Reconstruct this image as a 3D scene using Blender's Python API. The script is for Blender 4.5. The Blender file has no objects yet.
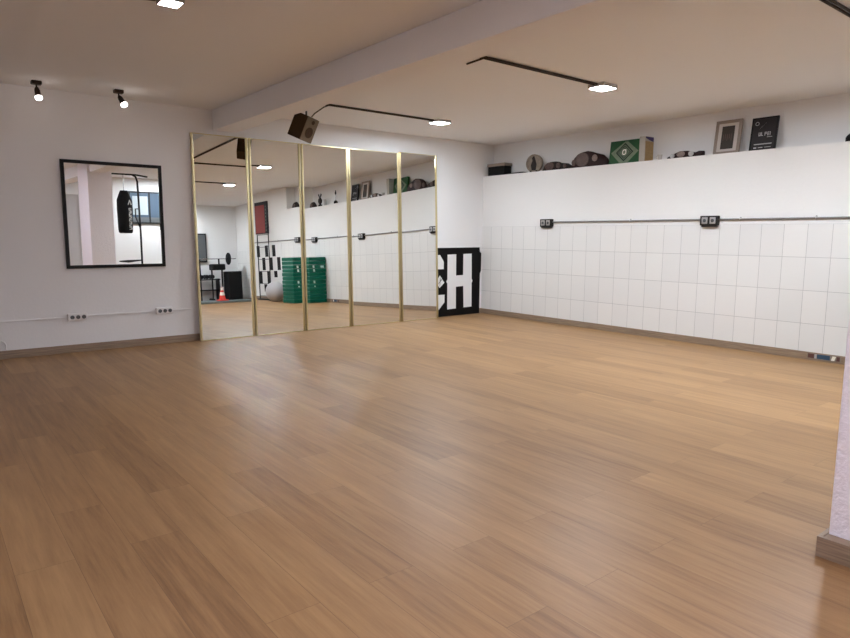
import bpy, bmesh, math, random
from mathutils import Vector, Matrix
random.seed(7)
C = bpy.context.scene.collection
S = bpy.context.scene
PI = math.pi
R = math.radians

# ------------------------------------------------------------------ materials
def mat(name, col, rough=.6, metal=0, spec=.5, noise=0, nscale=20, bump=0, bscale=60, emit=0, ecol=None, coat=0):
    m = bpy.data.materials.new(name); m.use_nodes = True
    nt = m.node_tree; b = nt.nodes['Principled BSDF']
    b.inputs['Base Color'].default_value = (*col, 1)
    b.inputs['Roughness'].default_value = rough
    b.inputs['Metallic'].default_value = metal
    b.inputs['Specular IOR Level'].default_value = spec
    b.inputs['Coat Weight'].default_value = coat
    tc = nt.nodes.new('ShaderNodeTexCoord')
    if noise:
        n = nt.nodes.new('ShaderNodeTexNoise'); n.inputs['Scale'].default_value = nscale; n.inputs['Detail'].default_value = 4
        nt.links.new(tc.outputs['Object'], n.inputs['Vector'])
        mx = nt.nodes.new('ShaderNodeMix'); mx.data_type = 'RGBA'
        mx.inputs['A'].default_value = (*[c*(1-noise) for c in col], 1)
        mx.inputs['B'].default_value = (*[min(1, c*(1+noise)) for c in col], 1)
        nt.links.new(n.outputs['Fac'], mx.inputs['Factor']); nt.links.new(mx.outputs['Result'], b.inputs['Base Color'])
    if bump:
        n = nt.nodes.new('ShaderNodeTexNoise'); n.inputs['Scale'].default_value = bscale; n.inputs['Detail'].default_value = 3
        nt.links.new(tc.outputs['Object'], n.inputs['Vector'])
        bp = nt.nodes.new('ShaderNodeBump'); bp.inputs['Strength'].default_value = bump; bp.inputs['Distance'].default_value = .01
        nt.links.new(n.outputs['Fac'], bp.inputs['Height']); nt.links.new(bp.outputs['Normal'], b.inputs['Normal'])
    if emit:
        b.inputs['Emission Color'].default_value = (*(ecol or col), 1); b.inputs['Emission Strength'].default_value = emit
    return m

def wood_floor():
    m = bpy.data.materials.new('laminate floor'); m.use_nodes = True; nt = m.node_tree; N = nt.nodes; L = nt.links
    b = N['Principled BSDF']
    tc = N.new('ShaderNodeTexCoord')
    mp = N.new('ShaderNodeMapping'); mp.inputs['Rotation'].default_value = (0, 0, R(90)); L.new(tc.outputs['Object'], mp.inputs['Vector'])
    br = N.new('ShaderNodeTexBrick'); L.new(mp.outputs['Vector'], br.inputs['Vector'])
    br.inputs['Scale'].default_value = 1; br.inputs['Brick Width'].default_value = 1.28; br.inputs['Row Height'].default_value = .192
    br.inputs['Mortar Size'].default_value = .0009; br.inputs['Mortar Smooth'].default_value = .3
    br.offset = .37; br.offset_frequency = 2; br.squash = 1
    br.inputs['Color1'].default_value = (0, 0, 0, 1); br.inputs['Color2'].default_value = (1, 1, 1, 1); br.inputs['Mortar'].default_value = (.5, .5, .5, 1)
    # grain stretched along Y
    mp2 = N.new('ShaderNodeMapping'); mp2.inputs['Scale'].default_value = (1, .055, 1); L.new(tc.outputs['Object'], mp2.inputs['Vector'])
    # shift the grain per plank
    ad = N.new('ShaderNodeVectorMath'); ad.operation = 'MULTIPLY_ADD'; ad.inputs[1].default_value = (7, 3, 5); L.new(br.outputs['Color'], ad.inputs[0]); L.new(mp2.outputs['Vector'], ad.inputs[2])
    n1 = N.new('ShaderNodeTexNoise'); n1.inputs['Scale'].default_value = 42; n1.inputs['Detail'].default_value = 9; n1.inputs['Roughness'].default_value = .72; L.new(ad.outputs['Vector'], n1.inputs['Vector'])
    n2 = N.new('ShaderNodeTexNoise'); n2.inputs['Scale'].default_value = 9; n2.inputs['Detail'].default_value = 4; n2.inputs['Distortion'].default_value = 1.2; L.new(ad.outputs['Vector'], n2.inputs['Vector'])
    a1 = N.new('ShaderNodeMath'); a1.operation = 'MULTIPLY_ADD'; a1.inputs[1].default_value = .62; L.new(n1.outputs['Fac'], a1.inputs[0])
    a2 = N.new('ShaderNodeMath'); a2.operation = 'MULTIPLY'; a2.inputs[1].default_value = .38; L.new(n2.outputs['Fac'], a2.inputs[0]); L.new(a2.outputs[0], a1.inputs[2])
    bw = N.new('ShaderNodeMath'); bw.operation = 'MULTIPLY_ADD'; bw.inputs[1].default_value = .16; L.new(br.outputs['Color'], bw.inputs[0]); L.new(a1.outputs[0], bw.inputs[2])
    cr = N.new('ShaderNodeValToRGB'); L.new(bw.outputs[0], cr.inputs['Fac'])
    e = cr.color_ramp.elements; e[0].position = .30; e[0].color = (.170, .082, .034, 1); e[1].position = .85; e[1].color = (.475, .285, .130, 1)
    k = e.new(.56); k.color = (.335, .187, .082, 1)
    mx = N.new('ShaderNodeMix'); mx.data_type = 'RGBA'; L.new(br.outputs['Fac'], mx.inputs['Factor']); L.new(cr.outputs['Color'], mx.inputs['A']); mx.inputs['B'].default_value = (.19, .108, .052, 1)
    L.new(mx.outputs['Result'], b.inputs['Base Color'])
    rr = N.new('ShaderNodeMapRange'); rr.inputs['To Min'].default_value = .35; rr.inputs['To Max'].default_value = .48; L.new(n1.outputs['Fac'], rr.inputs['Value']); L.new(rr.outputs[0], b.inputs['Roughness'])
    b.inputs['Specular IOR Level'].default_value = .27
    bp = N.new('ShaderNodeBump'); bp.inputs['Strength'].default_value = .12; bp.inputs['Distance'].default_value = .004; L.new(n1.outputs['Fac'], bp.inputs['Height']); L.new(bp.outputs['Normal'], b.inputs['Normal'])
    return m

def tile_mat():
    m = bpy.data.materials.new('white tiles'); m.use_nodes = True; nt = m.node_tree; N = nt.nodes; L = nt.links
    b = N['Principled BSDF']; tc = N.new('ShaderNodeTexCoord')
    sp = N.new('ShaderNodeSeparateXYZ'); L.new(tc.outputs['Object'], sp.inputs[0])
    cb = N.new('ShaderNodeCombineXYZ'); L.new(sp.outputs['Y'], cb.inputs['X']); L.new(sp.outputs['Z'], cb.inputs['Y'])
    ad = N.new('ShaderNodeVectorMath'); ad.operation = 'ADD'; ad.inputs[1].default_value = (.03-.02, -.029, 0); L.new(cb.outputs[0], ad.inputs[0])
    br = N.new('ShaderNodeTexBrick'); L.new(ad.outputs['Vector'], br.inputs['Vector']); br.offset = 0; br.squash = 1
    br.inputs['Scale'].default_value = 1; br.inputs['Brick Width'].default_value = .22; br.inputs['Row Height'].default_value = .325
    br.inputs['Mortar Size'].default_value = .0024; br.inputs['Mortar Smooth'].default_value = .2
    br.inputs['Color1'].default_value = (.80, .78, .75, 1); br.inputs['Color2'].default_value = (.76, .745, .72, 1); br.inputs['Mortar'].default_value = (.47, .455, .44, 1)
    L.new(br.outputs['Color'], b.inputs['Base Color']); b.inputs['Roughness'].default_value = .38
    bp = N.new('ShaderNodeBump'); bp.invert = True; bp.inputs['Strength'].default_value = .4; bp.inputs['Distance'].default_value = .002; L.new(br.outputs['Fac'], bp.inputs['Height']); L.new(bp.outputs['Normal'], b.inputs['Normal'])
    return m

def skirt_mat():
    m = bpy.data.materials.new('skirting oak'); m.use_nodes = True; nt = m.node_tree; N = nt.nodes; L = nt.links
    b = N['Principled BSDF']; tc = N.new('ShaderNodeTexCoord')
    mp = N.new('ShaderNodeMapping'); mp.inputs['Scale'].default_value = (2, 2, 60); L.new(tc.outputs['Object'], mp.inputs['Vector'])
    n = N.new('ShaderNodeTexNoise'); n.inputs['Scale'].default_value = 2.2; n.inputs['Detail'].default_value = 5; L.new(mp.outputs['Vector'], n.inputs['Vector'])
    cr = N.new('ShaderNodeValToRGB'); L.new(n.outputs['Fac'], cr.inputs['Fac']); e = cr.color_ramp.elements
    e[0].position = .3; e[0].color = (.20, .135, .09, 1); e[1].position = .75; e[1].color = (.37, .27, .185, 1)
    L.new(cr.outputs['Color'], b.inputs['Base Color']); b.inputs['Roughness'].default_value = .5
    return m

# lamp strengths
LG, LD = 3, 30
LA, LB, LC_, LE, LF, LH, LI = 112, 112, 155, 54, 100, 12, 112
M = dict(
    floor=wood_floor(), tile=tile_mat(), skirt=skirt_mat(),
    wall=mat('white painted wall', (.79, .775, .765), .75, bump=.12, bscale=35),
    wall_r=mat('white painted masonry', (.82, .80, .775), .7, bump=.18, bscale=30),
    pillar=mat('rough white render', (.90, .85, .895), .8, bump=1.0, bscale=55),
    ceil=mat('cream painted ceiling', (.83, .825, .83), .8, bump=.12, bscale=20),
    beam=mat('grey white painted beam', (.83, .82, .83), .8, bump=.12, bscale=20),
    mirror=mat('silvered mirror', (.86, .87, .85), .0, 1),
    brass=mat('brass profile', (.62, .53, .30), .32, 1),
    black=mat('black lacquer', (.006, .005, .005), .45, spec=.25),
    blackm=mat('matt black', (.006, .006, .0065), .7, spec=.2),
    board=mat('black painted board', (.006, .005, .0045), .7, spec=.15, noise=.3, bump=.1),
    white=mat('white paint', (.80, .79, .78), .6),
    plast=mat('white plastic', (.78, .76, .75), .4),
    dark=mat('dark hole', (.02, .02, .02), .6),
    cond=mat('dark brown conduit', (.035, .022, .014), .6, spec=.25),
    steel=mat('grey steel conduit', (.30, .29, .28), .38, .8),
    boxm=mat('dark grey box', (.014, .013, .013), .5, spec=.3),
    silver=mat('silver', (.6, .59, .58), .35, .8),
    bulb=mat('spot bulb', (1, 1, 1), .5, emit=LG, ecol=(1, .93, .88)),
    lampm=mat('lamp housing', (.42, .41, .40), .5),
    bronze=mat('dark bronze', (.03, .017, .012), .5, .2, spec=.3),
    spk=mat('brown speaker cabinet', (.050, .026, .009), .7, spec=.15, noise=.15, nscale=40),
    spkf=mat('speaker front', (.16, .115, .07), .7, spec=.2, noise=.3, nscale=60),
    green=mat('green gym mat vinyl', (.001, .115, .070), .5, spec=.2),
    greend=mat('dark green seam', (.001, .035, .02), .5, spec=.2),
    label=mat('pale green label', (.60, .74, .68), .5),
    ball=mat('pearl grey ball', (.46, .43, .43), .35),
    red=mat('red print', (.26, .018, .010), .6, noise=.2, nscale=6),
    orange=mat('cone red', (.80, .05, .03), .45),
    conew=mat('cone white', (.85, .80, .70), .45),
    matg=mat('blue grey mat', (.14, .17, .17), .6),
    iron=mat('iron', (.012, .012, .013), .5, .2, spec=.3),
    chrome=mat('chrome', (.55, .55, .55), .25, 1),
    screen=mat('grey screen', (.10, .105, .11), .3),
    glass=mat('blue window pane', (.05, .07, .10), .25, emit=.05, ecol=(.35, .5, .68)),
    gblind=mat('pale blind', (.33, .36, .37), .6),
    doorg=mat('grey door', (.50, .475, .47), .6),
    leather=mat('dark red brown leather', (.026, .009, .008), .55, spec=.25, noise=.4, nscale=30),
    leather2=mat('dark brown leather', (.018, .011, .008), .55, spec=.25, noise=.4, nscale=30),
    plate=mat('worn metal plate', (.115, .072, .062), .5, .2, noise=.6, nscale=70),
    plate2=mat('pale metal plate', (.26, .19, .165), .5, .2, noise=.4, nscale=70),
    tan=mat('tan card', (.38, .25, .11), .6, noise=.35, nscale=45),
    purple=mat('purple print', (.045, .03, .12), .55),
    cardw=mat('white card', (.42, .39, .34), .7),
    gbox=mat('green printed card', (.018, .080, .028), .55, spec=.25, noise=.5, nscale=9),
    gpale=mat('pale green print', (.15, .20, .12), .55, noise=.3, nscale=25),
    gdark=mat('blackish green print', (.008, .020, .012), .5, spec=.2),
    fr1=mat('whitewashed frame wood', (.27, .215, .18), .6, noise=.2, nscale=60),
    mount=mat('ivory mount', (.55, .50, .46), .7),
    photo=mat('dark print', (.035, .025, .018), .4, noise=.5, nscale=50),
    poster=mat('charcoal print', (.020, .016, .017), .5, spec=.3, noise=.3, nscale=30),
    chalk=mat('pale print', (.42, .40, .40), .6),
    stone=mat('beige ceramic', (.25, .20, .15), .5, noise=.45, nscale=30),
    blue=mat('blue print', (.03, .07, .12), .5),
    brownr=mat('dark red print', (.10, .035, .03), .5),
)

# ------------------------------------------------------------------ geometry
def nb(): return bmesh.new()
def bx(bm, lo, hi, bevel=0, M4=None):
    r = bmesh.ops.create_cube(bm, size=1)['verts']
    for v in r:
        v.co = Vector([lo[i] + (v.co[i]+.5)*(hi[i]-lo[i]) for i in range(3)])
    if bevel:
        es = {e for v in r for e in v.link_edges}
        rr = bmesh.ops.bevel(bm, geom=list(es), offset=bevel, segments=2, affect='EDGES', profile=.5)
        r = list({v for f in rr['faces'] for v in f.verts} | {v for v in r if v.is_valid})
    if M4: 
        for v in r: v.co = M4 @ v.co
    return bm
def tube(bm, pts, r, seg=10):
    pts = [Vector(p) for p in pts]; rings = []
    for i, p in enumerate(pts):
        a = pts[max(i-1, 0)]; b = pts[min(i+1, len(pts)-1)]; d = (b-a).normalized()
        u = d.orthogonal().normalized() if i == 0 else (u - d*u.dot(d)).normalized()
        w = d.cross(u); rad = r[i] if isinstance(r, (list, tuple)) else r
        rings.append([bm.verts.new(p + (u*math.cos(t)+w*math.sin(t))*rad) for t in [2*PI*k/seg for k in range(seg)]])
    for a, b in zip(rings, rings[1:]):
        for k in range(seg): bm.faces.new((a[k], a[(k+1) % seg], b[(k+1) % seg], b[k]))
    bm.faces.new(rings[0][::-1]); bm.faces.new(rings[-1]); return bm
def lathe(bm, prof, loc=(0, 0, 0), axis='Z', seg=24):
    rings = []; L = Vector(loc)
    for r, h in prof:
        ring = []
        for k in range(seg):
            t = 2*PI*k/seg; a, b = max(r, 1e-4)*math.cos(t), max(r, 1e-4)*math.sin(t)
            v = {'Z': (a, b, h), 'X': (h, a, b), 'Y': (b, h, a)}[axis]; ring.append(bm.verts.new(L+Vector(v)))
        rings.append(ring)
    for a, b in zip(rings, rings[1:]):
        for k in range(seg): bm.faces.new((a[k], a[(k+1) % seg], b[(k+1) % seg], b[k]))
    bm.faces.new(rings[0][::-1]); bm.faces.new(rings[-1]); return bm
def prism(bm, poly, axis, a, b):
    """poly of 2D points; extruded along axis from a to b. X: (y,z)  Y: (x,z)  Z: (x,y)"""
    def P(q, h): return {'X': (h, q[0], q[1]), 'Y': (q[0], h, q[1]), 'Z': (q[0], q[1], h)}[axis]
    A = [bm.verts.new(P(q, a)) for q in poly]; B = [bm.verts.new(P(q, b)) for q in poly]
    bm.faces.new(A); bm.faces.new(B[::-1])
    for i in range(len(poly)): bm.faces.new((A[i], B[i], B[(i+1) % len(poly)], A[(i+1) % len(poly)]))
    return bm
def obj(name, bm, m, parent=None, smooth=False):
    bmesh.ops.recalc_face_normals(bm, faces=bm.faces)
    me = bpy.data.meshes.new(name); bm.to_mesh(me); bm.free()
    for x in (m if isinstance(m, (list, tuple)) else [m]): me.materials.append(x)
    if smooth:
        for p in me.polygons: p.use_smooth = True
        try: me.set_sharp_from_angle(angle=R(40))
        except Exception: pass
    o = bpy.data.objects.new(name, me); C.objects.link(o)
    if parent: o.parent = parent
    return o
def tag(o, label, cat, group=None, kind=None):
    if label: o['label'] = label
    if cat: o['category'] = cat
    if group: o['group'] = group
    if kind: o['kind'] = kind
    return o
def thing(name, label, cat, loc=(0, 0, 0), rot=(0, 0, 0), group=None):
    o = bpy.data.objects.new(name, None); C.objects.link(o); o.location = loc; o.rotation_euler = rot; o.empty_display_size = .1
    return tag(o, label, cat, group)
def struct(name, bm, m, label, cat='room part', parent=None, smooth=False):
    o = obj(name, bm, m, parent, smooth); o['kind'] = 'structure'
    if not parent: tag(o, label, cat)
    return o
def copy_tree(o, parent=None):
    c = o.copy(); C.objects.link(c); c.parent = parent
    for ch in list(o.children):
        copy_tree(ch, c)
    return c

# room numbers (metres; camera stands over the origin at 1.2 m)
YW = 7.231; XT = 6.858; ZC = 2.561; ZS = 2.082; ZB = 2.341; XREC = 7.07; XL = -2.6; YB = -2.8; YLED = 1.08

# ------------------------------------------------------------------ setting
struct('floor', bx(nb(), (XL-.1, YB-.1, -.1), (XREC+.1, YW+.1, 0)), M['floor'], 'light brown oak laminate floor of long planks', 'floor')
struct('ceiling', bx(nb(), (XL-.1, YB-.1, ZC), (XREC+.1, YW+.1, ZC+.1)), M['ceil'], 'plain cream white ceiling', 'ceiling')
struct('trim_1', bx(nb(), (2.712, YB, ZB), (2.98, YW, ZC), .006), M['beam'], 'low white painted beam crossing the ceiling towards the mirrors', 'beam')
struct('wall_back', bx(nb(), (XL-.1, YW, 0), (XREC+.1, YW+.1, ZC)), M['wall'], 'white painted wall behind the mirrors', 'wall')
struct('wall_left', bx(nb(), (XL-.1, YB, 0), (XL, YW, ZC)), M['wall'], 'white wall on the far left', 'wall')
struct('wall_front', bx(nb(), (XL, YB-.1, 0), (XREC+.1, YB, ZC)), M['wall'], 'white wall seen only in the mirrors', 'wall')
struct('wall_right_end', bx(nb(), (XT, YB, 0), (XREC, YLED, ZC)), M['wall_r'], 'full height white wall at the end of the ledge, seen in the mirrors', 'wall')
struct('wall_right', bx(nb(), (XT, YLED, 0), (XREC, YW, ZS)), M['wall_r'], 'white wall carrying the long ledge above the tiles', 'wall')
struct('wall_recess', bx(nb(), (XREC, YB, 0), (XREC+.1, YW, ZC)), M['wall'], 'white wall behind the objects on the ledge', 'wall')
struct('wall_tiled', bx(nb(), (XT-.006, YB, .0), (XT, YW, 1.3285)), M['tile'], 'white rectangular wall tiles with thin grey joints', 'tiling')
# pillar at the right edge
struct('wall_pillar', bx(nb(), (2.665, -.02, 0), (3.085, .862, ZC), .006), M['pillar'], 'rough white rendered pillar at the right edge', 'pillar')
b = nb(); T = .016
bx(b, (2.612-T, -.085, 0), (2.612, .878, .080), .002)
bx(b, (2.612, .8625, 0), (3.11, .878, .080), .002)
bx(b, (2.612, -.085, 0), (2.6645, .862, .074))
struct('baseboard_pillar', b, M['skirt'], 'wood skirting around the foot of the white pillar', 'skirting')
struct('baseboard_back', bx(nb(), (XL, YW-.014, 0), (XT-.006, YW, .0787), .002), M['skirt'], 'grey brown wood skirting below the mirrors wall', 'skirting')
struct('baseboard_right', bx(nb(), (XT-.020, YB, 0), (XT-.006, YW-.014, .0787), .002), M['skirt'], 'grey brown wood skirting below the tiled wall', 'skirting')
# door and window of the far side, seen in the framed mirror
d = struct('door_1', bx(nb(), (2.80, YB, 0), (3.16, YB+.03, 2.1), .003), M['doorg'], 'grey door seen at the left of the framed mirror', 'door')
struct('door_frame', bx(bx(bx(nb(), (2.74, YB, 0), (2.80, YB+.05, 2.16)), (3.16, YB, 0), (3.22, YB+.05, 2.16)), (2.80, YB, 2.1), (3.16, YB+.05, 2.16)), M['white'], None, parent=d)
w = struct('window_1', bx(nb(), (4.30, YB, 1.47), (5.62, YB+.02, 2.20)), M['glass'], 'wide bluish window seen in the framed mirror behind the punching bag', 'window')
b = nb()
for x in (4.27, 4.74, 5.08, 5.60): bx(b, (x, YB, 1.44), (x+.035, YB+.045, 2.23))
bx(b, (4.27, YB, 2.20), (5.635, YB+.045, 2.235)); bx(b, (4.27, YB, 1.44), (5.635, YB+.045, 1.475))
struct('window_frame', b, M['iron'], None, parent=w)
struct('window_blind', bx(nb(), (4.36, YB+.02, 1.66), (4.72, YB+.03, 2.12)), M['gblind'], None, parent=w)
struct('window_sill_panel', bx(nb(), (4.30, YB+.02, 1.475), (5.60, YB+.032, 1.60)), M['screen'], None, parent=w)

# ------------------------------------------------------------------ five mirror panels
xs = [2.445, 3.103, 3.776, 4.442, 5.25, 5.915]
yaws = [-.35, .886, -.755, -.56, -.56]; tilts = [1.779, 1.467, 1.469, 1.644, 1.80]
hts = [2.292, 2.292, 2.292, 2.295, 2.315]
names = ['leftmost of five tall brass framed mirror panels, showing the red traffic cone',
         'second brass framed mirror panel from the left, showing red poster and grey ball',
         'middle brass framed mirror panel showing the right side of the green mats',
         'fourth brass framed mirror panel from the left, showing two ledge frames',
         'rightmost brass framed mirror panel next to the black letter board']
for i in range(5):
    wd = xs[i+1]-xs[i]-.012; h = hts[i]; tl = R(tilts[i]); cx = (xs[i]+xs[i+1])/2
    y0 = YW - .004 - .026*math.cos(tl) - h*math.sin(tl) - abs(math.sin(R(yaws[i])))*wd/2
    t = thing('mirror_panel', names[i], 'mirror', (cx, y0, 0.0007+.0), (-tl, 0, R(yaws[i])), 'tall mirror panels leaning on the wall')
    obj('mirror_glass', bx(nb(), (-wd/2+.012, .010, .004), (wd/2-.012, .014, h-.006)), M['mirror'], t)
    obj('backing_board', bx(nb(), (-wd/2+.010, .0145, .004), (wd/2-.010, .024, h-.006)), M['boxm'], t)
    for s in (-1, 1):
        b = nb(); x0 = s*(wd/2-.0125)
        bx(b, (x0-.0115, .0, .002), (x0+.0125, .026, h), .003); bx(b, (x0-.003, -.005, .002), (x0+.003, .002, h), .001)
        obj('side_rail', b, M['brass'], t)
    obj('bottom_rail', bx(nb(), (-wd/2+.025, .003, .001), (wd/2-.025, .022, .009), .001), M['brass'], t)
    obj('top_rail', bx(nb(), (-wd/2+.025, .003, h-.009), (wd/2-.025, .022, h), .001), M['brass'], t)

# ------------------------------------------------------------------ framed mirror on the wall
fy = YW
t = thing('framed_mirror', 'square mirror in thin black frame hanging on the left wall', 'mirror', (1.657, fy, .846))
hw, hh, fw = .475, 1.068, .032
b = nb()
bx(b, (-hw, -.028, 0), (-hw+fw, -.001, hh), .002); bx(b, (hw-fw, -.028, 0), (hw, -.001, hh), .002)
bx(b, (-hw+fw, -.028, 0), (hw-fw, -.001, fw), .002); bx(b, (-hw+fw, -.028, hh-fw), (hw-fw, -.001, hh), .002)
obj('frame', b, M['black'], t)
obj('mirror_glass', bx(nb(), (-hw+fw, -.016, fw), (hw-fw, -.012, hh-fw)), M['mirror'], t)

# ------------------------------------------------------------------ sockets and white conduit, left wall
def socket3(x, z, label):
    t = thing('socket_strip', label, 'socket', (x, YW, z), group='white triple sockets on the left wall')
    obj('housing', bx(nb(), (-.088, -.040, -.036), (.088, -.001, .036), .006), M['plast'], t)
    for k in range(3):
        b = nb(); cx = -.052+.052*k+.004
        lathe(b, [(.0, 0), (.020, 0), (.020, .003), (0, .003)], (cx, -.0425, 0), 'Y', 20)
        s = obj('socket', b, M['screen'], t)
        b = nb(); 
        for q in (-1, 1): lathe(b, [(0, 0), (.004, 0), (.004, .002), (0, .002)], (cx+q*.009, -.0445, 0), 'Y', 8)
        obj('pin_hole', b, M['dark'], s)
    return t
socket3(1.247, .360, 'white triple socket strip on the left wall, the one nearer the left edge')
socket3(2.095, .366, 'white triple socket strip on the left wall, the one next to the tall mirrors')
b = nb(); bx(b, (-2.5, YW-.016, .350), (1.158, YW-.001, .366), .003)
tag(obj('wall_conduit', b, M['plast']), 'long white cable duct running left from the first white socket strip', 'cable duct')
b = nb(); bx(b, (1.336, YW-.016, .356), (2.006, YW-.001, .372), .003)
tag(obj('wall_conduit', b, M['plast']), 'white cable duct between the two white socket strips', 'cable duct')
b = nb(); bx(b, (2.184, YW-.016, .358), (2.40, YW-.001, .370), .003)
tag(obj('wall_conduit', b, M['plast']), 'short white cable duct running behind the leftmost tall mirror', 'cable duct')
b = nb(); pts = []
for k in range(15):
    a = PI*1.15*k/14; pts.append((.57-.055*math.cos(a), YW-.012, .125+.055*math.sin(a)))
pts = [(.50, YW-.012, .09)]+pts+[(.63, YW-.012, .083)]
tag(obj('cable_loop', tube(b, pts, .006, 8), M['plast'], smooth=True), 'loop of white cable on the left wall just above the skirting', 'cable')

# ------------------------------------------------------------------ letter board
t = thing('letter_board', 'black board with big white letters C and H standing in the corner beside the mirrors', 'sign', (0, 0, 0))
yb0, yb1 = 7.2205, 7.2295
b = nb(); prism(b, [(5.28, .004), (6.80, .004), (6.803, .62), (6.826, .66), (6.826, .93), (6.795, .95), (6.79, 1.018), (5.28, 1.010)], 'Y', yb0-.006, yb0+.0085)
obj('board', b, M['board'], t)
def letter(name, poly): obj(name, prism(nb(), poly, 'Y', yb0-.010, yb0-.0062), M['white'], t)
dx = .012
letter('letter', [(6.135+dx, .915), (6.300+dx, .918), (6.302+dx, .602), (6.445+dx, .606), (6.446+dx, .921), (6.610+dx, .924), (6.618+dx, .545), (6.636+dx, .512), (6.618+dx, .48), (6.622+dx, .118),
       (6.462+dx, .115), (6.450+dx, .440), (6.302+dx, .436), (6.305+dx, .109), (6.137+dx, .104), (6.135+dx, .49), (6.112+dx, .520), (6.135+dx, .55)])
letter('letter', [(6.072, .705), (6.072, .815), (6.000, .912), (5.62, .912), (5.48, .78), (5.48, .24), (5.62, .110), (5.985, .110), (6.092, .215), (6.092, .328), (5.92, .328), (5.92, .25), (5.68, .25), (5.64, .30), (5.64, .72), (5.68, .77), (5.92, .77), (5.92, .705)])
letter('diamond', [(5.925, .52), (6.002, .612), (6.088, .505), (5.998, .432)])
b = nb()
for q in range(2):
    prism(b, [(5.965+.035*q, .49+.05*q), (5.972+.035*q, .49+.05*q), (6.035+.02*q, .545+.02*q), (6.030+.02*q, .552+.02*q)], 'Y', yb0-.0118, yb0-.0102)
prism(b, [(5.998, .455), (6.004, .455), (6.010, .585), (6.004, .585)], 'Y', yb0-.0118, yb0-.0102)
obj('leaf_mark', b, M['black'], t)

# ------------------------------------------------------------------ steel conduit and socket boxes on the tiled wall
def box2(y, label, n=2, flip=False):
    t = thing('socket_box', label, 'socket box', (XT, y, 1.372), group='dark double socket boxes on the tiled wall')
    obj('housing', bx(bx(nb(), (-.055, -.098, -.052), (-.001, .098, .052), .004), (-.045, -.085, -.068), (-.008, .085, -.050), .003), M['boxm'], t)
    for k in (-1, 1):
        s = obj('socket_plate', bx(nb(), (-.0605, k*.045-.002-.032, -.034), (-.0555, k*.045-.002+.032, .036), .004), M['silver'], t)
        obj('socket_face', lathe(nb(), [(0, 0), (.019, 0), (.019, .0025), (0, .0025)], (-.0635, k*.045-.002, 0), 'X', 18), M['screen'], s)
    return t
box2(5.930, 'dark double socket box at the far left end of the steel conduit')
box2(3.617, 'dark double socket box in the middle of the steel conduit on the tiled wall')
box2(1.55, 'dark double socket box above the green mats, seen in the mirror')
def run(y0, y1, label):
    b = nb(); tube(b, [(XT-.016, y0, 1.383), (XT-.016, y1, 1.384)], .0105, 12)
    tag(obj('conduit_pipe', b, M['steel'], smooth=True), label, 'conduit pipe')
run(5.83, 3.717, 'grey steel conduit pipe between the two dark socket boxes in view')
run(3.517, 1.650, 'grey steel conduit pipe running right from the middle dark socket box')
run(1.450, -.60, 'grey steel conduit pipe left of the green mats in the mirror')
for y, lab in ((4.62, 'small steel pipe clip on the far stretch of grey conduit'), (3.29, 'small steel pipe clip just right of the middle socket box'), (2.56, 'small steel pipe clip near the right end of the conduit in view'), (.6, 'small steel pipe clip left of the green mats, seen in the mirror')):
    t = thing('pipe_clip', lab, 'pipe clip', (XT, y, 1.384), group='pipe clips on the steel conduit')
    obj('clip_band', tube(nb(), [(-.0015, 0, -.018), (-.028, 0, -.014), (-.031, 0, 0), (-.028, 0, .014), (-.0015, 0, .018)], .003, 6), M['silver'], t)
    obj('screw', tube(nb(), [(-.0015, 0, .018), (-.018, 0, .019)], .0045, 8), M['iron'], t)

# printed strip stuck on the skirting
t = thing('printed_strip', 'small blue and dark red printed strip stuck on the right skirting near the pillar', 'sticker', (XT-.0215, 2.39, .044))
obj('strip_base', bx(nb(), (-.002, -.150, -.026), (.0005, .150, .028), .0005), M['stone'], t)
def patch(nm, y0, y1, m, sk=0): obj(nm, prism(nb(), [(y0, -.020), (y1, -.020), (y1+sk, .022), (y0+sk, .022)], 'X', -.0035, -.0022), M[m], t)
patch('red_patch', .085, .140, 'brownr'); patch('white_patch', .062, .080, 'chalk'); patch('blue_patch', -.055, .058, 'blue')
patch('white_patch', -.095, -.065, 'conew', -.012); patch('dark_patch', -.140, -.112, 'brownr')

# ------------------------------------------------------------------ ceiling lamps with their cable runs, plus unseen fill lamps
WARM = (.88, .98, 1.09); COOL = (.90, .94, 1.14)
def led(x, y, label, power, col=WARM, w=.20, d=.175):
    t = thing('ceiling_lamp', label, 'ceiling lamp', (x, y, ZC), group='flat led ceiling lamps')
    b = nb(); bx(b, (-w/2, -d/2, -.024), (w/2, d/2, -.001), .002); q = .008
    bx(b, (-w/2, -d/2, -.034), (-w/2+q, d/2, -.023)); bx(b, (w/2-q, -d/2, -.034), (w/2, d/2, -.023))
    bx(b, (-w/2+q, -d/2, -.034), (w/2-q, -d/2+q, -.023)); bx(b, (-w/2+q, d/2-q, -.034), (w/2-q, d/2, -.023))
    obj('housing', b, M['lampm'], t)
    obj('diffuser', bx(nb(), (-w/2+.009, -d/2+.009, -.033), (w/2-.009, d/2-.009, -.0245)), mat('led diffuser', (1, 1, 1), .5, emit=power, ecol=col), t)
    return t
led(5.060, 6.105, 'bright flat ceiling lamp nearest the tall mirrors', LA)
led(5.020, 3.745, 'bright flat ceiling lamp in the middle of the right half of the ceiling', LB)
led(5.050, 1.550, 'bright flat ceiling lamp seen only in the leftmost tall mirror', LC_)
led(1.285, 4.02, 'flat ceiling lamp at the top left edge with a cool white glow', LD, COOL, .125, .125)
led(1.250, .850, 'added flat fill lamp above the camera side of the room, out of view', LE, (.94, .94, 1.12), .20, .20)  # added fill, out of view, brightens the pillar and the middle of the floor
led(4.900, -1.900, 'added flat fill lamp over the gym corner behind the pillar, out of view', LF, WARM, .26, .23)  # unseen fill added to light the reflected gym corner and the right wall
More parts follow.
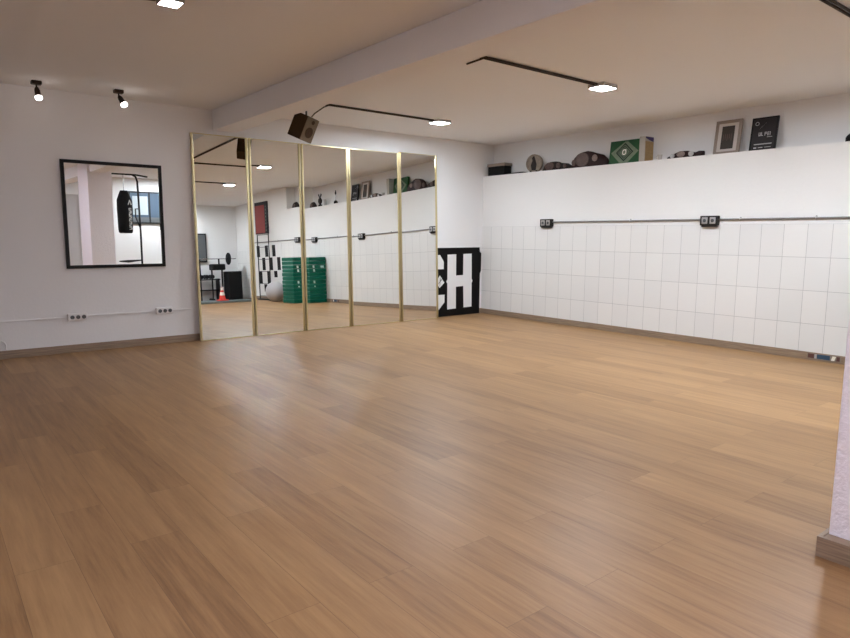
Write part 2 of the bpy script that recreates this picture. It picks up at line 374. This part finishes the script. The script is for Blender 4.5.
led(1.900, -1.900, 'added flat fill lamp behind the camera near the grey door', LH, COOL, .26, .23)  # weak fill added behind the camera, no such lamp in view
led(-1.100, -1.700, 'added flat fill lamp behind the camera at the far left', LI, COOL, .26, .23)  # added fill from the left, brightens the pillar side
def cable(pts, label, off=(0, .016, 0)):
    b = nb(); o = Vector(off)
    for s in (-1, 1): tube(b, [Vector(p)+o*s for p in pts], .0085, 8)
    tag(obj('cable_run', b, M['cond'], smooth=True), label, 'cable')
zc = ZC-.0105
XC = 3.482
b = nb()
for q in (-1, 1): tube(b, [(XC+.010*q, -1.5, zc), (XC+.010*q, 6.09, zc)], .0085, 8)
tag(obj('cable_run', b, M['cond'], smooth=True), 'long pair of dark cables along the beam, seen only in the leftmost tall mirror', 'cable')
cable([(4.955, 6.105, zc), (XC+.025, 6.105, zc)], 'pair of dark cables feeding the ceiling lamp nearest the mirrors')
cable([(4.915, 3.745, zc), (XC+.025, 3.745, zc)], 'pair of dark cables feeding the middle ceiling lamp')
cable([(4.945, 1.62, zc), (XC+.025, 1.62, zc)], 'pair of dark cables at the top right corner feeding the lamp behind')
tag(obj('cable_end', tube(nb(), [(XC+.068, 3.768, zc), (XC+.083, 3.97, zc)], .0075, 8), M['cond'], smooth=True), 'short dark cable stub at the beam end of the middle cable run', 'cable')
cable([(1.215, 4.06, zc), (.80, 4.20, zc)], 'short pair of dark cables beside the lamp at the top left edge', (.004, .016, 0))

# ------------------------------------------------------------------ two spots on the left
def spot(x, y, aim, label):
    t = thing('spotlight', label, 'spotlight', (x, y, ZC), group='small bronze ceiling spotlights')
    obj('mount', bx(nb(), (-.042, -.035, -.034), (.042, .035, -.001), .008), M['bronze'], t)
    obj('stem', tube(nb(), [(0, 0, -.028), (0, 0, -.060)], .007, 8), M['bronze'], t, True)
    a = Vector(aim).normalized(); p0 = Vector((0, 0, -.055))
    h = obj('lamp_head', tube(nb(), [p0, p0+a*.012, p0+a*.030, p0+a*.078], [.010, .018, .023, .026], 16), M['bronze'], t, True)
    obj('bulb', tube(nb(), [p0+a*.0785, p0+a*.085, p0+a*.106, p0+a*.114], [.024, .030, .029, .018], 16), M['bulb'], h, True)
spot(.985, 6.905, (.12, -.1, -1), 'bronze ceiling spotlight at the far left, pointing straight down')
spot(1.655, 6.82, (.38, -.25, -.8), 'bronze ceiling spotlight right of the first, tilted to the right')

# ------------------------------------------------------------------ loudspeaker under the ceiling
sp = Vector((3.405, 6.42, 2.345))
vd = (sp-Vector((0, 0, 1.2))).normalized()
yaw = math.atan2(vd.y, vd.x)-PI/2
t = thing('loudspeaker', 'brown box loudspeaker hanging tilted from the ceiling beside the beam', 'loudspeaker', sp)
rot = Matrix.Rotation(yaw, 4, 'Z') @ Matrix.Rotation(R(22), 4, 'Y') @ Matrix.Rotation(R(8), 4, 'X') @ Matrix.Rotation(R(52-90), 4, 'Z')
def sbx(lo, hi, bv=0): return bx(nb(), lo, hi, bv, rot)
obj('cabinet', sbx((-.094, -.098, -.130), (.088, .098, .130), .006), M['spk'], t)
g = obj('front_baffle', sbx((.0885, -.095, -.127), (.096, .095, .127), .002), M['spkf'], t)
b = nb(); lathe(b, [(0, 0), (.058, 0), (.058, .004), (.045, .004), (.02, .002), (0, .006)], (.0965, 0, -.03), 'X', 24)
for v in b.verts: v.co = rot @ v.co
obj('woofer', b, M['spk'], g)
b = nb(); lathe(b, [(0, 0), (.022, 0), (.022, .004), (0, .005)], (.0965, .01, .085), 'X', 18)
for v in b.verts: v.co = rot @ v.co
obj('tweeter', b, M['spk'], g)
top = rot @ Vector((-.02, 0, .128))
obj('bracket', tube(tube(nb(), [top, Vector((top.x, top.y, ZC-sp.z-.006))], .010, 8), [(top.x, top.y, ZC-sp.z-.008), (top.x, top.y, ZC-sp.z-.001)], .035, 14), M['iron'], t)

st = sp+rot @ Vector((.03, .03, .138))
tag(obj('speaker_cable', tube(nb(), [(XC+.073, 6.128, zc), (XC+.053, 6.20, zc-.01), ((XC+st.x)/2, 6.30, (zc+st.z)/2-.02), st], .0065, 8), M['cond'], smooth=True), 'thin dark cable running from the ceiling cables down to the brown loudspeaker', 'cable')

# ------------------------------------------------------------------ things on the ledge
LZ = ZS+.0005
def frame_pic(name, y0, y1, h, fw, lean, label, fm, x0=6.955, yaw=0):
    w = y1-y0; t = thing(name, label, 'picture frame', (x0, (y0+y1)/2, LZ), (0, lean, yaw))
    b = nb(); hw = w/2
    bx(b, (0, -hw, 0), (.022, -hw+fw, h), .002); bx(b, (0, hw-fw, 0), (.022, hw, h), .002)
    bx(b, (0, -hw+fw, 0), (.022, hw-fw, fw), .002); bx(b, (0, -hw+fw, h-fw), (.022, hw-fw, h), .002)
    obj('frame', b, fm, t); return t
t = frame_pic('picture_frame', 3.415, 3.700, .370, .034, R(8), 'pale wooden picture frame with a dark print standing on the ledge', M['fr1'])
obj('mount', bx(nb(), (.006, -.110, .034), (.009, .110, .337)), M['mount'], t)
pr = obj('print', bx(nb(), (.0025, -.068, .060), (.0055, .068, .305)), M['photo'], t)
obj('print_lines', [bx(b2, (.0012, -.045+.022*k, .15+.01*(k % 2)), (.0023, -.038+.022*k, .22)) for b2 in [nb()] for k in range(5)][0], M['plate'], pr)
t = frame_pic('picture_frame', 3.045, 3.310, .350, .018, R(8), 'black framed dark poster on the ledge, rightmost standing object in view', M['black'])
pr = obj('print', bx(nb(), (.006, -.115, .018), (.010, .115, .332)), M['poster'], t)
b = nb()
for k in range(16):
    a0, a1 = 2*PI*k/16, 2*PI*(k+1)/16
    prism(b, [(.078+.020*math.cos(a0), .288+.020*math.sin(a0)), (.078+.020*math.cos(a1), .288+.020*math.sin(a1)), (.078+.015*math.cos(a1), .288+.015*math.sin(a1)), (.078+.015*math.cos(a0), .288+.015*math.sin(a0))], 'X', .0045, .0058)
obj('printed_ring', b, M['chalk'], pr)
obj('printed_stroke', prism(nb(), [(.048, .232), (.038, .240), (-.014, .290), (-.004, .280)], 'X', .0045, .0058), M['chalk'], pr)
# two illegible words of three letters, two lines of small print
for y0, w, sh in ((.052, .018, 'L'), (.036, .006, 'I'), (.026, .020, 'L'), (-.008, .020, 'P'), (-.036, .018, 'E'), (-.060, .016, 'I')):
    b = nb(); z0, z1 = .158, .196
    bx(b, (.0045, y0-.007, z0), (.0058, y0, z1))
    if sh == 'L': bx(b, (.0045, y0-w, z0), (.0058, y0-.007, z0+.008))
    if sh in 'PE':
        bx(b, (.0045, y0-w, z1-.007), (.0058, y0-.007, z1)); bx(b, (.0045, y0-w, z0+.016), (.0058, y0-.007, z0+.023))
        if sh == 'P': bx(b, (.0045, y0-w, z0+.023), (.0058, y0-w+.006, z1-.007))
        else: bx(b, (.0045, y0-w, z0), (.0058, y0-.007, z0+.007))
    obj('printed_letter', b, M['chalk'], pr)
for a0, a1, z0, z1 in ((-.088, -.035, .140, .145), (-.090, .088, .068, .078), (.058, .088, .030, .044), (-.005, .042, .034, .042), (-.085, -.02, .036, .041)):
    obj('printed_line', bx(nb(), (.0045, a0, z0), (.0058, a1, z1)), M['chalk'], pr)

# green case with diamond emblem
t = thing('green_case', 'green flat box with a diamond shaped emblem leaning on the ledge', 'box', (6.935, 4.818, LZ), (0, R(7), 0))
obj('box_body', bx(nb(), (0, -.222, 0), (.05, .222, .290), .003), [M['gbox']], t)
def ring(bm, cy, cz, ro, ri, n, ph, x0, x1, sy=1, sz=1):
    for k in range(n):
        a0, a1 = ph+2*PI*k/n, ph+2*PI*(k+1)/n
        prism(bm, [(cy+sy*ro*math.cos(a0), cz+sz*ro*math.sin(a0)), (cy+sy*ro*math.cos(a1), cz+sz*ro*math.sin(a1)), (cy+sy*ri*math.cos(a1), cz+sz*ri*math.sin(a1)), (cy+sy*ri*math.cos(a0), cz+sz*ri*math.sin(a0))], 'X', x0, x1)
b = nb(); prism(b, [(-.19, .145), (-.03, .272), (.01, .272), (.20, .145), (.06, .012), (-.05, .012)], 'X', -.0012, -.0002)
obj('pale_field', b, M['gpale'], t)
b = nb(); ring(b, .005, .143, .112, .094, 4, 0, -.0026, -.0014, 1.1, 1); ring(b, .005, .143, .082, .070, 4, 0, -.0026, -.0014, 1.1, 1)
for k in range(24):
    a = 2*PI*k/24; cy, cz = .005+.06*math.cos(a)*.8, .143+.06*math.sin(a)*.8
    if abs(math.cos(a))+abs(math.sin(a)) < 1.25: bx(b, (-.0026, cy-.005, cz-.005), (-.0014, cy+.005, cz+.005))
obj('diamond_emblem', b, M['gdark'], t)
b = nb(); ring(b, .008, .143, .036, .024, 14, R(40), -.0030, -.0014, .8, 1); bx(b, (-.0030, -.018, .165), (-.0014, .002, .175))
obj('round_emblem', b, M['conew'], t)

# tan and white carton
t = thing('small_carton', 'narrow tan carton with purple top and white spine beside the green box', 'box', (6.87, 4.49, LZ))
obj('box_body', bx(nb(), (0, 0, 0), (.18, .075, .290), .002), M['cardw'], t)
obj('tan_side', bx(nb(), (.012, -.0012, .002), (.178, -.0001, .235)), M['tan'], t)
obj('purple_side', prism(nb(), [(.012, .285), (.178, .289), (.178, .236), (.09, .25), (.012, .272)], 'Y', -.0012, -.0001), M['purple'], t)

def belt(name, y, prof, label, leather, plates, x=6.93, th=.05):
    """belt folded and standing on the ledge; prof gives the outline (y,z); plates: (y, z, ry, rz, mat)"""
    t = thing(name, label, 'belt', (x, y, LZ), group='title belts on the ledge')
    b = nb(); n = len(prof)
    # bowed strap: several slices bulging towards the room in the middle
    K = 10; ys = [q[0] for q in prof]; w0, w1 = min(ys), max(ys)
    def zt(yy):
        for (a, za), (c, zc_) in zip(prof, prof[1:]):
            if a <= yy <= c: return za+(zc_-za)*(yy-a)/(c-a+1e-9)
        return prof[-1][1]
    F = []; Bk = []
    for k in range(K+1):
        yy = w0+(w1-w0)*k/K; u = 2*k/K-1; bow = -.03*(1-u*u); z = zt(yy)
        F.append((bow, yy, z)); Bk.append((bow+th, yy, z))
    rows = [[b.verts.new((p[0]+.006, p[1], 0)) for p in F], [b.verts.new((p[0]-.004, p[1], p[2]*.5)) for p in F], [b.verts.new((p[0]+.004, p[1], p[2]*.92)) for p in F],
            [b.verts.new((p[0]+.015, p[1], p[2])) for p in F], [b.verts.new((p[0]-.012, p[1], p[2])) for p in Bk], [b.verts.new((p[0], p[1], p[2]*.8)) for p in Bk], [b.verts.new((p[0], p[1], 0)) for p in Bk]]
    for r0, r1 in zip(rows, rows[1:]+rows[:1]):
        for k in range(K): b.faces.new((r0[k], r0[k+1], r1[k+1], r1[k]))
    b.faces.new([r[0] for r in rows]); b.faces.new([r[-1] for r in rows][::-1])
    obj('strap', b, leather, t, True)
    for (py, pz, ry, rz, m) in plates:
        u = 2*(py-w0)/(w1-w0)-1; bow = -.03*(1-u*u)-.006
        b = nb(); rings = []
        for rr, hh in ((1, .004), (1, -.006), (.88, -.010), (.84, -.006), (.5, -.006), (.42, -.011), (.0001, -.012)):
            rings.append([b.verts.new((bow+hh, py+ry*rr*math.cos(2*PI*k/20), pz+rz*rr*math.sin(2*PI*k/20))) for k in range(20)])
        for r0, r1 in zip(rings, rings[1:]):
            for k in range(20): b.faces.new((r0[k], r0[(k+1) % 20], r1[(k+1) % 20], r1[k]))
        b.faces.new(rings[0][::-1]); obj('plate', b, M[m], t, True)
    return t
# z grows with the photographed outline; y- is towards the right of the photo
belt('title_belt', 5.345, [(-.28, .085), (-.27, .125), (-.10, .175), (-.02, .205), (.10, .195), (.20, .165), (.27, .09), (.285, .01)], 'large dark red leather title belt left of the green box', M['leather'], [(.075, .098, .105, .088, 'plate'), (-.120, .105, .040, .042, 'plate2'), (.225, .07, .03, .04, 'plate')])
belt('title_belt', 5.885, [(-.245, .05), (-.22, .075), (-.10, .09), (-.04, .115), (.08, .118), (.19, .09), (.235, .03)], 'smaller dark brown title belt between the round plaque and the larger belt', M['leather2'], [(.085, .058, .075, .050, 'plate'), (-.070, .056, .035, .036, 'plate'), (-.17, .045, .025, .025, 'plate')])
belt('title_belt', 4.02, [(-.22, .062), (-.205, .075), (-.12, .045), (-.08, .075), (.05, .078), (.12, .055), (.21, .025)], 'low brown and silver belt lying between the tan carton and the pale picture frame', M['leather'], [(.02, .042, .05, .032, 'plate2'), (-.10, .038, .03, .028, 'silver'), (.13, .03, .028, .024, 'silver')])
t = thing('small_cup', 'tiny pale cup standing right beside the tan carton', 'cup', (6.91, 4.31, LZ))
obj('cup_body', lathe(nb(), [(0, 0), (.018, 0), (.020, .005), (.030, .06), (.027, .06), (.017, .008), (0, .008)]), M['mount'], t, True)
obj('handle', tube(nb(), [(0, .028, .05), (0, .048, .045), (0, .048, .02), (0, .022, .014)], .004, 8), M['mount'], t, True)

# round plaque on the ledge
t = thing('round_plaque', 'beige round plaque with a dark figure standing on its edge on the ledge', 'ornament', (6.93, 6.285, LZ), (0, 0, R(14)))
obj('rim', lathe(nb(), [(0, .045), (.118, .06), (.125, .045), (.125, .0), (.104, -.006), (.098, .004), (0, .006)], (0, 0, .125), 'X', 32), M['stone'], t, True)
b = nb(); prism(b, [(-.03, .03), (.03, .03), (.045, .10), (.02, .16), (.03, .20), (.0, .225), (-.02, .18), (-.04, .11)], 'X', -.004, .006)
obj('figure', b, M['leather2'], t)
for q in (-.045, .045): obj('stand_foot', bx(nb(), (-.005, q-.015, 0), (.055, q+.015, .03)), M['leather2'], t)

# black box with pale lid, flat black case
t = thing('storage_box', 'black box with a pale lid in the far corner of the ledge', 'box', (6.89, 7.0, LZ))
obj('box_body', bx(nb(), (0, -.175, 0), (.15, .165, .135), .003), M['blackm'], t)
obj('lid', bx(nb(), (-.008, -.187, .1355), (.155, .177, .178), .004), M['fr1'], t)
t = tag(obj('flat_case', bx(nb(), (6.90, 6.475, LZ), (7.04, 6.765, LZ+.022), .004), M['blackm']), 'thin black case lying between the black box and the round plaque', 'case')

# trophies on the part of the ledge seen in the mirror
t = thing('trophy', 'dark trophy with round body and two figurines on top, seen in the middle mirror', 'trophy', (6.95, 1.66, LZ), group='small dark trophies on the ledge')
obj('base', bx(nb(), (-.03, -.04, 0), (.03, .04, .05), .003), M['blackm'], t)
obj('body', lathe(nb(), [(0, -.02), (.06, -.02), (.07, -.01), (.07, .01), (.06, .02), (0, .02)], (0, 0, .125), 'X', 24), M['leather2'], t, True)
for s in (-1, 1):
    b = nb(); tube(b, [(0, s*.02, .19), (0, s*.032, .225), (0, s*.05, .25), (0, s*.045, .285)], [.008, .011, .016, .007], 8); tube(b, [(0, s*.05, .25), (0, s*.078, .27)], .006, 6)
    obj('figurine', b, M['blackm'], t, True)
obj('neck', tube(nb(), [(0, 0, .045), (0, 0, .07)], .016, 8), M['blackm'], t)
t = thing('trophy', 'slim dark trophy with narrow stem, right of the round bodied trophy in the middle mirror', 'trophy', (6.95, 2.36, LZ), group='small dark trophies on the ledge')
obj('base', lathe(nb(), [(0, 0), (.045, 0), (.045, .045), (.036, .06), (.016, .08), (0, .08)]), M['blackm'], t, True)
obj('stem', tube(nb(), [(0, 0, .078), (0, 0, .20)], .007, 8), M['chrome'], t, True)
obj('figurine', tube(nb(), [(0, 0, .195), (0, 0, .21), (0, .004, .235), (0, .008, .262), (0, .008, .285)], [.010, .016, .018, .010, .012], 10), M['blackm'], t, True)
belt('title_belt', 1.32, [(-.13, .02), (-.10, .07), (0, .12), (.09, .13), (.13, .06)], 'brown belt heap at the left end of the ledge in the middle mirror', M['leather2'], [(.02, .06, .045, .04, 'plate')])
t = tag(obj('grey_plaque', bx(nb(), (6.97, 1.78, LZ), (7.0, 1.86, LZ+.15), .004), M['lampm']), 'small grey plaque standing next to the round bodied trophy', 'plaque')

# ------------------------------------------------------------------ behind the pillar: gym corner seen in the mirrors
# stack of green folding mats
nm = 12; hgt = .082
proto = None
for k in range(nm):
    if proto is None:
        t = thing('gym_mat', '', 'gym mat', (6.64, 1.76, 0), group='stacked green gym mats'); proto = t
        obj('cover', bx(nb(), (-.20, -.255, .001), (.20, .255, hgt-.004), .012), M['green'], t)
        obj('seam', bx(nb(), (-.2035, -.245, .036), (.195, .2585, .041)), M['greend'], t)
    else:
        t = copy_tree(proto)
    t.location = (6.64+random.uniform(-.006, .004), 1.76+random.uniform(-.010, .006), .001+k*hgt)
    pos = ['lowest mat of the green stack, on the floor', 'second green gym mat counted up from the floor', 'third green gym mat counted up from the floor', 'fourth green gym mat counted up from the floor', 'fifth green gym mat counted up from the floor',
           'green gym mat just below the middle of the stack', 'green gym mat just above the middle of the stack', 'fifth green gym mat counted down from the top', 'fourth green gym mat counted down from the top', 'third green gym mat counted down from the top', 'green gym mat right under the topmost one', 'topmost mat of the green stack in the mirror'][k]
    t['label'] = pos
mats = sorted([o for o in C.objects if o.name.startswith('gym_mat')], key=lambda o: o.location.z)
for (k, x0, x1, hh_) in ((9, -.115, -.075, .052), (8, -.110, -.070, .055), (9, .07, .15, .045), (5, -.10, -.06, .055), (4, -.09, -.055, .03)):
    b = nb(); prism(b, [(x0, .012), (x1, .012), (x1-.006, .012+hh_), (x0-.006, .012+hh_)], 'Y', .2590, .2605)
    obj('paper_label', b, M['label'], mats[k])

# exercise ball
b = nb(); bmesh.ops.create_uvsphere(b, u_segments=32, v_segments=20, radius=.228)
for v in b.verts: v.co += Vector((6.60, .85, .228))
tag(obj('exercise_ball', b, M['ball'], smooth=True), 'pearl grey exercise ball on the floor left of the green mats', 'ball')

# checkered banner
t = thing('checkered_banner', 'white wall banner with staggered black rectangles, behind the grey ball', 'banner', (XT-.0075, 0, 0))
obj('cloth', bx(nb(), (-.004, -.62, .0795), (0, .76, 1.34)), M['white'], t)
for (yy, z0, z1) in [(-.44, 1.03, 1.30), (0, 1.03, 1.30), (.37, 1.03, 1.30), (-.17, .71, 1.01), (.21, .71, 1.01), (.60, .71, 1.01), (-.36, .39, .69), (.06, .39, .69), (.42, .54, .69), (-.12, .19, .37)]:
    obj('black_patch', prism(nb(), [(yy-.075, z0), (yy+.085, z0), (yy+.075, z1), (yy-.085, z1)], 'X', -.0058, -.0042), M['blackm'], t)
# red poster in a dark frame
t = thing('red_poster', 'tall red poster in a dark frame hanging high above the checkered banner', 'poster', (XT-.002, -.14, 1.58))
obj('frame', bx(nb(), (-.03, -.36, 0), (-.001, .30, .76), .003), M['black'], t)
obj('print', bx(nb(), (-.034, -.33, .02), (-.0305, .16, .68)), M['red'], t)
b = nb()
for k in range(8): prism(b, [(.20+.012*(k % 2), .06+.08*k), (.235, .06+.08*k), (.225, .11+.08*k)], 'X', -.034, -.0305)
obj('side_pattern', b, M['gpale'], t)
# black training ladder hanging on the wall
t = thing('wall_rack', 'narrow black metal rack standing in front of the checkered banner', 'rack', (6.76, .01, 0))
for q in (-.29, .29): obj('upright', tube(nb(), [(0, q, 0), (0, q, 1.56 if q < 0 else 1.95)], .013, 8), M['iron'], t, True)
for k in range(6): obj('rung', tube(nb(), [(0, -.29, .10+.29*k), (0, .29, .10+.29*k)], .006, 8), M['iron'], t, True)
obj('foot', bx(nb(), (-.05, -.34, 0), (.05, .34, .03), .003), M['iron'], t)

# platform, bench with barbell, box, cone, dumbbell rack, screen
t = tag(obj('floor_mat', bx(nb(), (5.35, -2.45, 0), (6.80, -1.62, .055), .01), M['matg']), 'blue grey training mat on the floor at the foot of the black box', 'mat')
mz = .0555
t = tag(obj('plyo_box', bx(nb(), (6.275, -2.40, mz), (6.64, -2.03, .80), .01), M['blackm']), 'large matt black jump box standing on the training mat', 'box')
t = thing('traffic_cone', 'red and white traffic cone standing on the training mat in the mirror', 'cone', (6.02, -1.86, mz))
obj('base', bx(nb(), (-.12, -.12, 0), (.12, .12, .03), .008), M['orange'], t)
obj('cone_body', lathe(nb(), [(0, .03), (.085, .03), (.022, .34), (.015, .345), (0, .345)]), M['orange'], t, True)
obj('white_band', lathe(nb(), [(.066, .135), (.0685, .135), (.0505, .215), (.048, .215)]), M['conew'], t, True)
obj('white_band', lathe(nb(), [(.0365, .265), (.0395, .265), (.0255, .335), (.0225, .335)]), M['conew'], t, True)
t = thing('weight_bench', 'black padded weight bench with uprights behind the traffic cone', 'bench', (6.04, -2.30, 0))
obj('seat_pad', bx(nb(), (-.12, -.16, .84), (.22, .16, 1.0), .03), M['blackm'], t)
obj('frame', tube(tube(tube(nb(), [(-.10, 0, .84), (-.10, 0, .06)], .022, 8), [(.17, 0, .84), (.17, 0, .4)], .022, 8), [(-.10, -.25, .08), (-.10, .10, .08)], .022, 8), M['iron'], t)
obj('upright', tube(nb(), [(.10, .0, .98), (.10, .0, 1.125)], .022, 8), M['iron'], t)
obj('upright', tube(nb(), [(-.40, .0, .01), (-.40, .0, 1.125)], .018, 8), M['iron'], t)
t = thing('barbell', 'barbell with one black disc resting over the weight bench', 'barbell', (5.98, -2.30, 1.142))
obj('bar', tube(nb(), [(-.75, 0, 0), (.62, 0, -.01)], .011, 10), M['chrome'], t, True)
obj('disc', lathe(nb(), [(0, -.02), (.15, -.02), (.16, -.012), (.16, .012), (.15, .02), (0, .02)], (.42, 0, -.008), 'X', 28), M['blackm'], t, True)
t = thing('dumbbell_rack', 'low black rack loaded with dumbbells left of the black box', 'rack', (5.68, -2.62, 0))
for z in (.30, .58): obj('shelf', bx(nb(), (-.35, -.12, z), (.55, .12, z+.03), .004), M['iron'], t)
for x in (-.33, .50): obj('side_frame', bx(nb(), (x, -.12, 0), (x+.03, .12, .62), .004), M['iron'], t)
def dumbbell(x, z, lab):
    t = thing('dumbbell', lab, 'dumbbell', (x, -2.62, z+.06), group='dumbbells on the low rack')
    obj('grip', tube(nb(), [(0, -.07, 0), (0, .07, 0)], .014, 8), M['chrome'], t, True)
    for s in (-1, 1): obj('weight_head', lathe(nb(), [(0, -.03), (.05, -.03), (.058, -.02), (.058, .02), (.05, .03), (0, .03)], (0, s*.08, 0), 'Y', 12), M['iron'], t, True)
dl = ['leftmost dumbbell on the top shelf of the low rack', 'second dumbbell from the left on the rack top shelf', 'middle dumbbell on the top shelf of the low rack', 'second dumbbell from the right on the rack top shelf', 'rightmost dumbbell on the top shelf of the low rack']
for k in range(5): dumbbell(5.45+.145*k, .611, dl[k])
t = thing('wall_screen', 'flat grey screen mounted on the wall above the dumbbells', 'screen', (5.62, YB, 1.06))
obj('casing', bx(nb(), (-.55, .001, 0), (.38, .05, .76), .005), M['iron'], t)
obj('display', bx(nb(), (-.52, .0505, .03), (.35, .053, .73)), M['screen'], t)

# punching bag on its stand (framed mirror)
t = thing('bag_stand', 'black steel punching bag stand seen in the framed mirror', 'stand', (3.90, -.42, 0))
obj('upright', tube(nb(), [(0, 0, .02), (0, 0, 1.2), (-.01, 0, 1.9), (-.02, 0, 2.30), (-.05, 0, 2.40), (-.12, 0, 2.44)], .020, 10), M['iron'], t, True)
obj('arm', tube(nb(), [(-.52, 0, 2.44), (-.05, 0, 2.44), (.16, .12, 2.40)], .017, 10), M['iron'], t, True)
obj('brace', tube(nb(), [(0, .02, 1.28), (-.10, .05, 1.55), (-.10, .05, 1.72), (0, .02, 1.72)], .013, 8), M['iron'], t, True)
obj('foot', bx(nb(), (-.45, -.45, 0), (.45, .45, .03), .008), M['iron'], t)
obj('weight_post', tube(nb(), [(-.02, 0, .62), (-.28, .0, .60), (-.46, 0, .605)], [.014, .030, .012], 10), M['iron'], t, True)
t = thing('punching_bag', 'black punching bag with white lettering down its side, seen in the framed mirror', 'punching bag', (3.60, -.42, 1.20))
obj('bag_body', lathe(nb(), [(0, 0), (.11, 0), (.135, .02), (.145, .08), (.152, .5), (.148, .70), (.09, .86), (.07, .90), (0, .90)], seg=28), M['blackm'], t, True)
obj('chain', tube(nb(), [(0, 0, .90), (0, 0, 1.222)], .008, 6), M['chrome'], t)
b = nb()
for k in range(8):
    z = .08+.058*k
    for q in range(2):
        a0 = R(62-14*0); 
        for (u0, u1, z0, z1) in [(0, .05, z, z+.010), (0, .05, z+.034, z+.044)][q:q+1]:
            prism(b, [(.045+u0, z0), (.045+u1, z0), (.045+u1, z1), (.045+u0, z1)], 'Y', .10, .157)
    prism(b, [(.045+(.0 if k % 2 else .04), z), (.055+(.0 if k % 2 else .04), z), (.055+(.0 if k % 2 else .04), z+.044), (.045+(.0 if k % 2 else .04), z+.044)], 'Y', .10, .157)
prism(b, [(.03, .60), (.045, .60), (.07, .67), (.095, .60), (.11, .60), (.075, .70), (.065, .70)], 'Y', .10, .150)
obj('white_lettering', b, M['white'], t)
# a second, slimmer bag at the right rim of the framed mirror
t = thing('punching_bag', 'narrow black bag at the right rim of the framed mirror', 'punching bag', (4.62, -1.10, 1.25))
obj('bag_body', lathe(nb(), [(0, 0), (.09, 0), (.11, .03), (.11, .80), (.08, .88), (0, .90)], seg=24), M['blackm'], t, True)
obj('chain', tube(nb(), [(0, 0, .90), (0, 0, ZC-1.25-.002)], .008, 6), M['chrome'], t)
b = nb()
for k in range(7): bx(b, (-.030, .10, .18+.07*k), (.02, .1135, .215+.07*k))
obj('white_lettering', b, M['white'], t)

# ------------------------------------------------------------------ camera and view
cd = bpy.data.cameras.new('camera'); cam = bpy.data.objects.new('camera', cd); C.objects.link(cam); S.camera = cam
Fv = Vector((0.61669204, 0.77641973, -0.1298589)); Rv = Vector((0.78349986, -0.62136603, 0.00567753)); Uv = Vector((0.07628176, 0.10524571, 0.99151623))
m4 = Matrix.Identity(4)
for i in range(3): m4[i][0] = Rv[i]; m4[i][1] = Uv[i]; m4[i][2] = -Fv[i]
m4[2][3] = 1.2
cam.matrix_world = m4
cd.sensor_fit = 'HORIZONTAL'; cd.sensor_width = 36; cd.lens = 641.72/850*36; cd.clip_start = .05; cd.clip_end = 100
wd = bpy.data.worlds.new('world'); S.world = wd; wd.use_nodes = True
wd.node_tree.nodes['Background'].inputs['Color'].default_value = (.05, .05, .05, 1); wd.node_tree.nodes['Background'].inputs['Strength'].default_value = .2
S.cycles.sample_clamp_indirect = 0
S.view_settings.view_transform = 'Standard'; S.view_settings.look = 'None'; S.view_settings.gamma = 1; S.view_settings.use_curve_mapping = False
S.view_settings.exposure = 2.18
